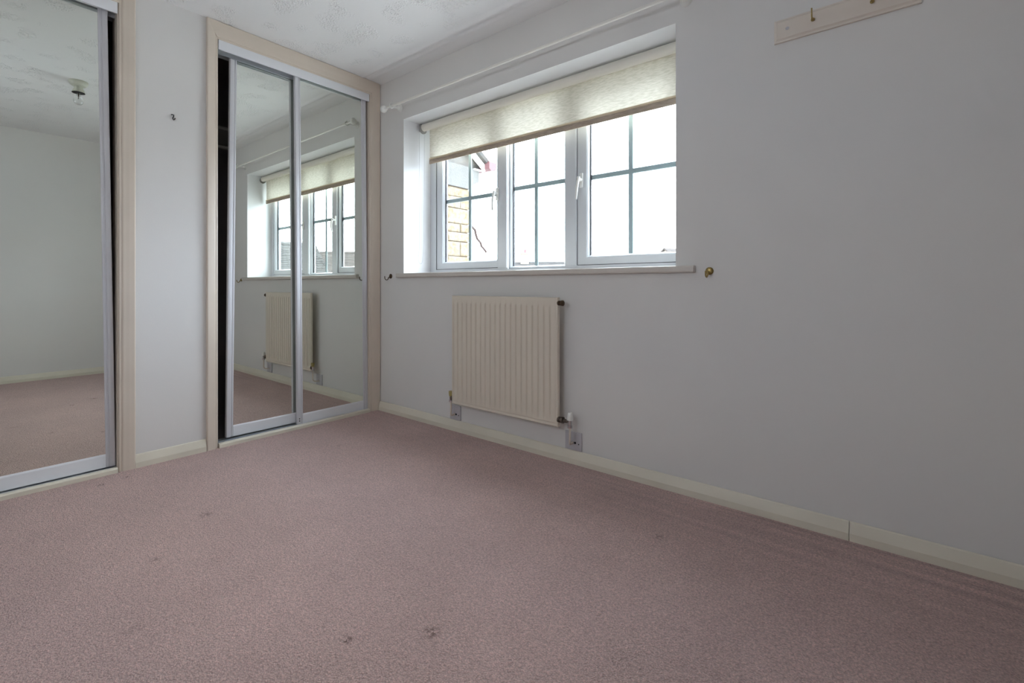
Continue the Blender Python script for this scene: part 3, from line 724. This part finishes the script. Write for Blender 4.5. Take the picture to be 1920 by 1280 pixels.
# ------------------------------------------------------------------ outside: stone wing of the house, left of the window
bw = thing('stone_wing', 'honey stone wing of the house seen through the left pane', 'building', (-1.5, .9, -2.7)); B = Rel(bw)
B(MB().box(-3.0, -.366, .35, 1.305, -2.7, 2.05), 'mortar_core', M['mortar'])
z = -2.66; row = 0
heights_vis = {}
courses = []
zz = 1.878
for h in (.095, .113, .148, .083, .092, .145, .11, .12, .15, .10, .13, .09): courses.append((zz - h, h)); zz -= h
while zz > -2.6:
    h = random.choice((.11, .13, .15, .17)); courses.append((zz - h, h)); zz -= h
meshes = {}
def stone_obj(x0, x1, y0, y1, z0, z1):
    g = MB(); j = lambda a: random.uniform(-a, a)
    c = [(x0, y0, z0), (x0, y1, z0), (x0, y1, z1), (x0, y0, z1)]
    f = [(x1 - .006 + j(.002), y0 + j(.002), z0 + j(.002)), (x1 - .006 + j(.002), y1 + j(.002), z0 + j(.002)), (x1 - .006 + j(.002), y1 + j(.002), z1 + j(.002)), (x1 - .006 + j(.002), y0 + j(.002), z1 + j(.002))]
    e = .010
    t_ = [(x1 + j(.005), y0 + e, z0 + e), (x1 + j(.005), y1 - e, z0 + e), (x1 + j(.005), y1 - e, z1 - e), (x1 + j(.005), y0 + e, z1 - e)]
    g.add(c + f + t_, [(i, (i + 1) % 4, 4 + (i + 1) % 4, 4 + i) for i in range(4)] + [(4 + i, 4 + (i + 1) % 4, 8 + (i + 1) % 4, 8 + i) for i in range(4)] + [(8, 9, 10, 11)])
    return B(g, 'stone', M['stone'])
for ci, (z0, h) in enumerate(courses):
    quoin = .13 if ci % 2 else .30
    y = 1.320; first = True
    while y > .42:
        wd = quoin if first else random.uniform(.20, .42)
        y0 = max(.36, y - wd)
        if y0 - .36 < .1: y0 = .36
        stone_obj(-.40, -.350 + random.uniform(-.004, .004), y0 + .004, y - .004, z0 + .004, z0 + h - .004)
        y = y0; first = False
# kneeler and eaves
g = MB(); pr = [(.99, 1.882), (1.330, 1.882), (1.345, 1.925), (1.450, 1.975), (1.450, 2.10), (.99, 2.10)]
g.prism(pr, (-.42, 0, 0), (0, 1, 0), (0, 0, 1), (1, 0, 0), .075); B(g, 'kneeler_stone', M['kneeler'])
g = MB(); g.box(-.41, -.352, .36, .984, 1.886, 2.09); B(g, 'stone', M['stone'])
B(MB().prism([(.36, 2.86), (1.50, 2.14), (1.50, 2.10), (.36, 2.10)], (-3.0, 0, 0), (0, 1, 0), (0, 0, 1), (1, 0, 0), 2.62), 'gable_infill', M['soffit'])
B(MB().prism([(.30, 2.98), (1.56, 2.17), (1.54, 2.135), (.30, 2.925)], (-3.0, 0, 0), (0, 1, 0), (0, 0, 1), (1, 0, 0), 2.73), 'roof_deck', M['tiles'])
B(MB().prism([(.30, 2.92), (1.50, 2.15), (1.50, 2.09), (.30, 2.85)], (-.33, 0, 0), (0, 1, 0), (0, 0, 1), (1, 0, 0), .025), 'bargeboard', M['wpaint'])
B(MB().prism([(1.49, 2.18), (1.60, 2.18), (1.605, 2.15), (1.585, 2.10), (1.52, 2.09), (1.49, 2.11)], (-3.0, 0, 0), (0, 1, 0), (0, 0, 1), (1, 0, 0), 2.76), 'gutter', M['pinkg'])
g = MB(); g.box(-.345, -.33, 1.37, 1.47, 2.085, 2.10); g.box(-.33, -.318, 1.475, 1.49, 2.01, 2.16); B(g, 'gutter_bracket', M['wpaint'])
# bare twig growing off the corner
t = thing('twig', 'bare crooked twig hanging beside the stone corner outside', 'twig', (-.36, 1.33, 1.5)); B = Rel(t)
tw = [(-.352, 1.322, 1.530), (-.35, 1.345, 1.513), (-.35, 1.375, 1.492), (-.35, 1.395, 1.478), (-.35, 1.405, 1.440), (-.35, 1.425, 1.395), (-.35, 1.455, 1.372), (-.35, 1.478, 1.355), (-.35, 1.490, 1.322), (-.35, 1.525, 1.297), (-.35, 1.550, 1.278), (-.35, 1.562, 1.262)]
g = MB(); g.tube(tw, [.0135, .013, .013, .0125, .0125, .012, .012, .012, .0115, .0115, .0115, .0125], 6)
g.tube([tw[3], (-.35, 1.412, 1.490)], .006, 5); B(g, 'stem', M['twig'])

# ------------------------------------------------------------------ neighbouring houses
def house(label, cx, cyy, ang, L, hw, eave, ridge, tm, course=.11, tile=.24, chimney=None, windows=True, group=None, far=False):
    t = thing('house', label, 'house', (cx, cyy, -2.7), group); t.rotation_euler = (0, 0, ang)
    z0 = 0; ez = eave + 2.7; rz = ridge + 2.7
    MB().prism([(-hw + .25, 0), (hw - .25, 0), (hw - .25, ez), (0, rz - .12), (-hw + .25, ez)], (-L / 2 + .15, 0, 0), (0, 1, 0), (0, 0, 1), (1, 0, 0), L - .3).build('wall', M['render'], t)
    sl = math.hypot(hw, rz - ez); dirs = []
    g = MB()
    for sgn in (-1, 1):
        g.prism([(0, rz), (sgn * hw, ez), (sgn * hw, ez - .06), (0, rz - .08)], (-L / 2, 0, 0), (0, 1, 0), (0, 0, 1), (1, 0, 0), L)
    g.build('roof', tm, t)
    # slate courses on both slopes
    g = MB(); n_ = int(sl / course)
    for sgn in (-1, 1):
        e = Vector((0, sgn * hw, ez - rz)).normalized(); nn = Vector((0, sgn * (rz - ez), hw)).normalized()
        for r_ in range(n_):
            a = r_ * course; x = -L / 2 - (tile / 2 if r_ % 2 else 0)
            while x < L / 2:
                wdt = tile * random.uniform(.75, 1.2)
                xa, xb = max(x, -L / 2), min(x + wdt - .012, L / 2)
                if xb - xa > .03:
                    lift = .018 + random.uniform(-.006, .008)
                    o_ = Vector((0, 0, rz)); p0 = o_ + e * a; p1 = o_ + e * (a + course * 1.05)
                    q = [Vector((xa, 0, 0)) + p0 + nn * .004, Vector((xb, 0, 0)) + p0 + nn * .004, Vector((xb, 0, 0)) + p1 + nn * lift, Vector((xa, 0, 0)) + p1 + nn * lift, Vector((xa, 0, 0)) + p1, Vector((xb, 0, 0)) + p1]
                    g.add(q, [(0, 1, 2, 3), (3, 2, 5, 4), (0, 3, 4), (1, 5, 2)])
                x += wdt
    tl = g.build('roof_slates', tm, t); tl['kind'] = 'stuff'
    g = MB()
    x = -L / 2
    g.prism([(-.13, -.07), (0, .03), (.13, -.07)], (-L / 2, 0, rz), (0, 1, 0), (0, 0, 1), (1, 0, 0), L); g.build('ridge_cap', tm, t)
    if chimney is not None:
        g = MB(); g.box(chimney - .35, chimney + .35, -.25, .25, rz - .4, rz + .7); g.box(chimney - .4, chimney + .4, -.3, .3, rz + .7, rz + .8)
        c_ = g.build('chimney', M['render'], t)
        MB().lathe([(.12, 0), (.1, .3)], (chimney, 0, rz + .8), (0, 0, 1), 12).build('chimney_pot', M['pinkg'], c_)
    if windows:
        for sgn in (-1, 1):
            for wx in (-L * .28, L * .28):
                for wz in (.9, 3.3):
                    if wz + 1.2 > ez: continue
                    yy = sgn * (hw - .25)
                    f_ = MB().box(wx - .6, wx + .6, yy - .04, yy + .04, wz, wz + 1.1).build('window', M['frameout'], t)
                    for k_ in (-.28, .28): MB().box(wx + k_ - .24, wx + k_ + .24, yy - .05, yy + .05, wz + .08, wz + 1.02).build('pane', M['farglass'], f_)
    return t
# seen in the right wardrobe's mirrors
house('grey slate roofed house with its ridge highest in the wardrobe mirror', 15.28, 3.99, math.atan2(.988, -.156), 7.0, 3.4, -.1, 2.56, M['tiles'], windows=True)
house('brown slate roofed house behind, lower in the wardrobe mirror', 22.6, 16.4, math.atan2(-1.4, 1.5), 13.5, 3.6, -.2, 3.1, M['tiles2'], course=.13)
# far roofs just over the sill
house('far house whose roof peeps over the sill at the left of the middle light', -27.2, 34.5, R(38), 7, 3, .8, 3.12, M['tiles2'], course=.3, tile=.5, far=True)
house('far house whose roof peeps over the sill at the right of the middle light', -19.9, 31.3, R(30), 7.5, 3, .6, 2.95, M['tiles'], course=.3, tile=.5, chimney=-2.2, far=True)
house('far house whose roof shows low in the right casement', -7.3, 32.5, R(70), 9, 4, .6, 3.38, M['tiles2'], course=.3, tile=.5, far=True)
S(MB().box(-150, 150, .345, 300, -2.9, -2.7).build('ground', M['drive']), 'pale ground outside below the window')
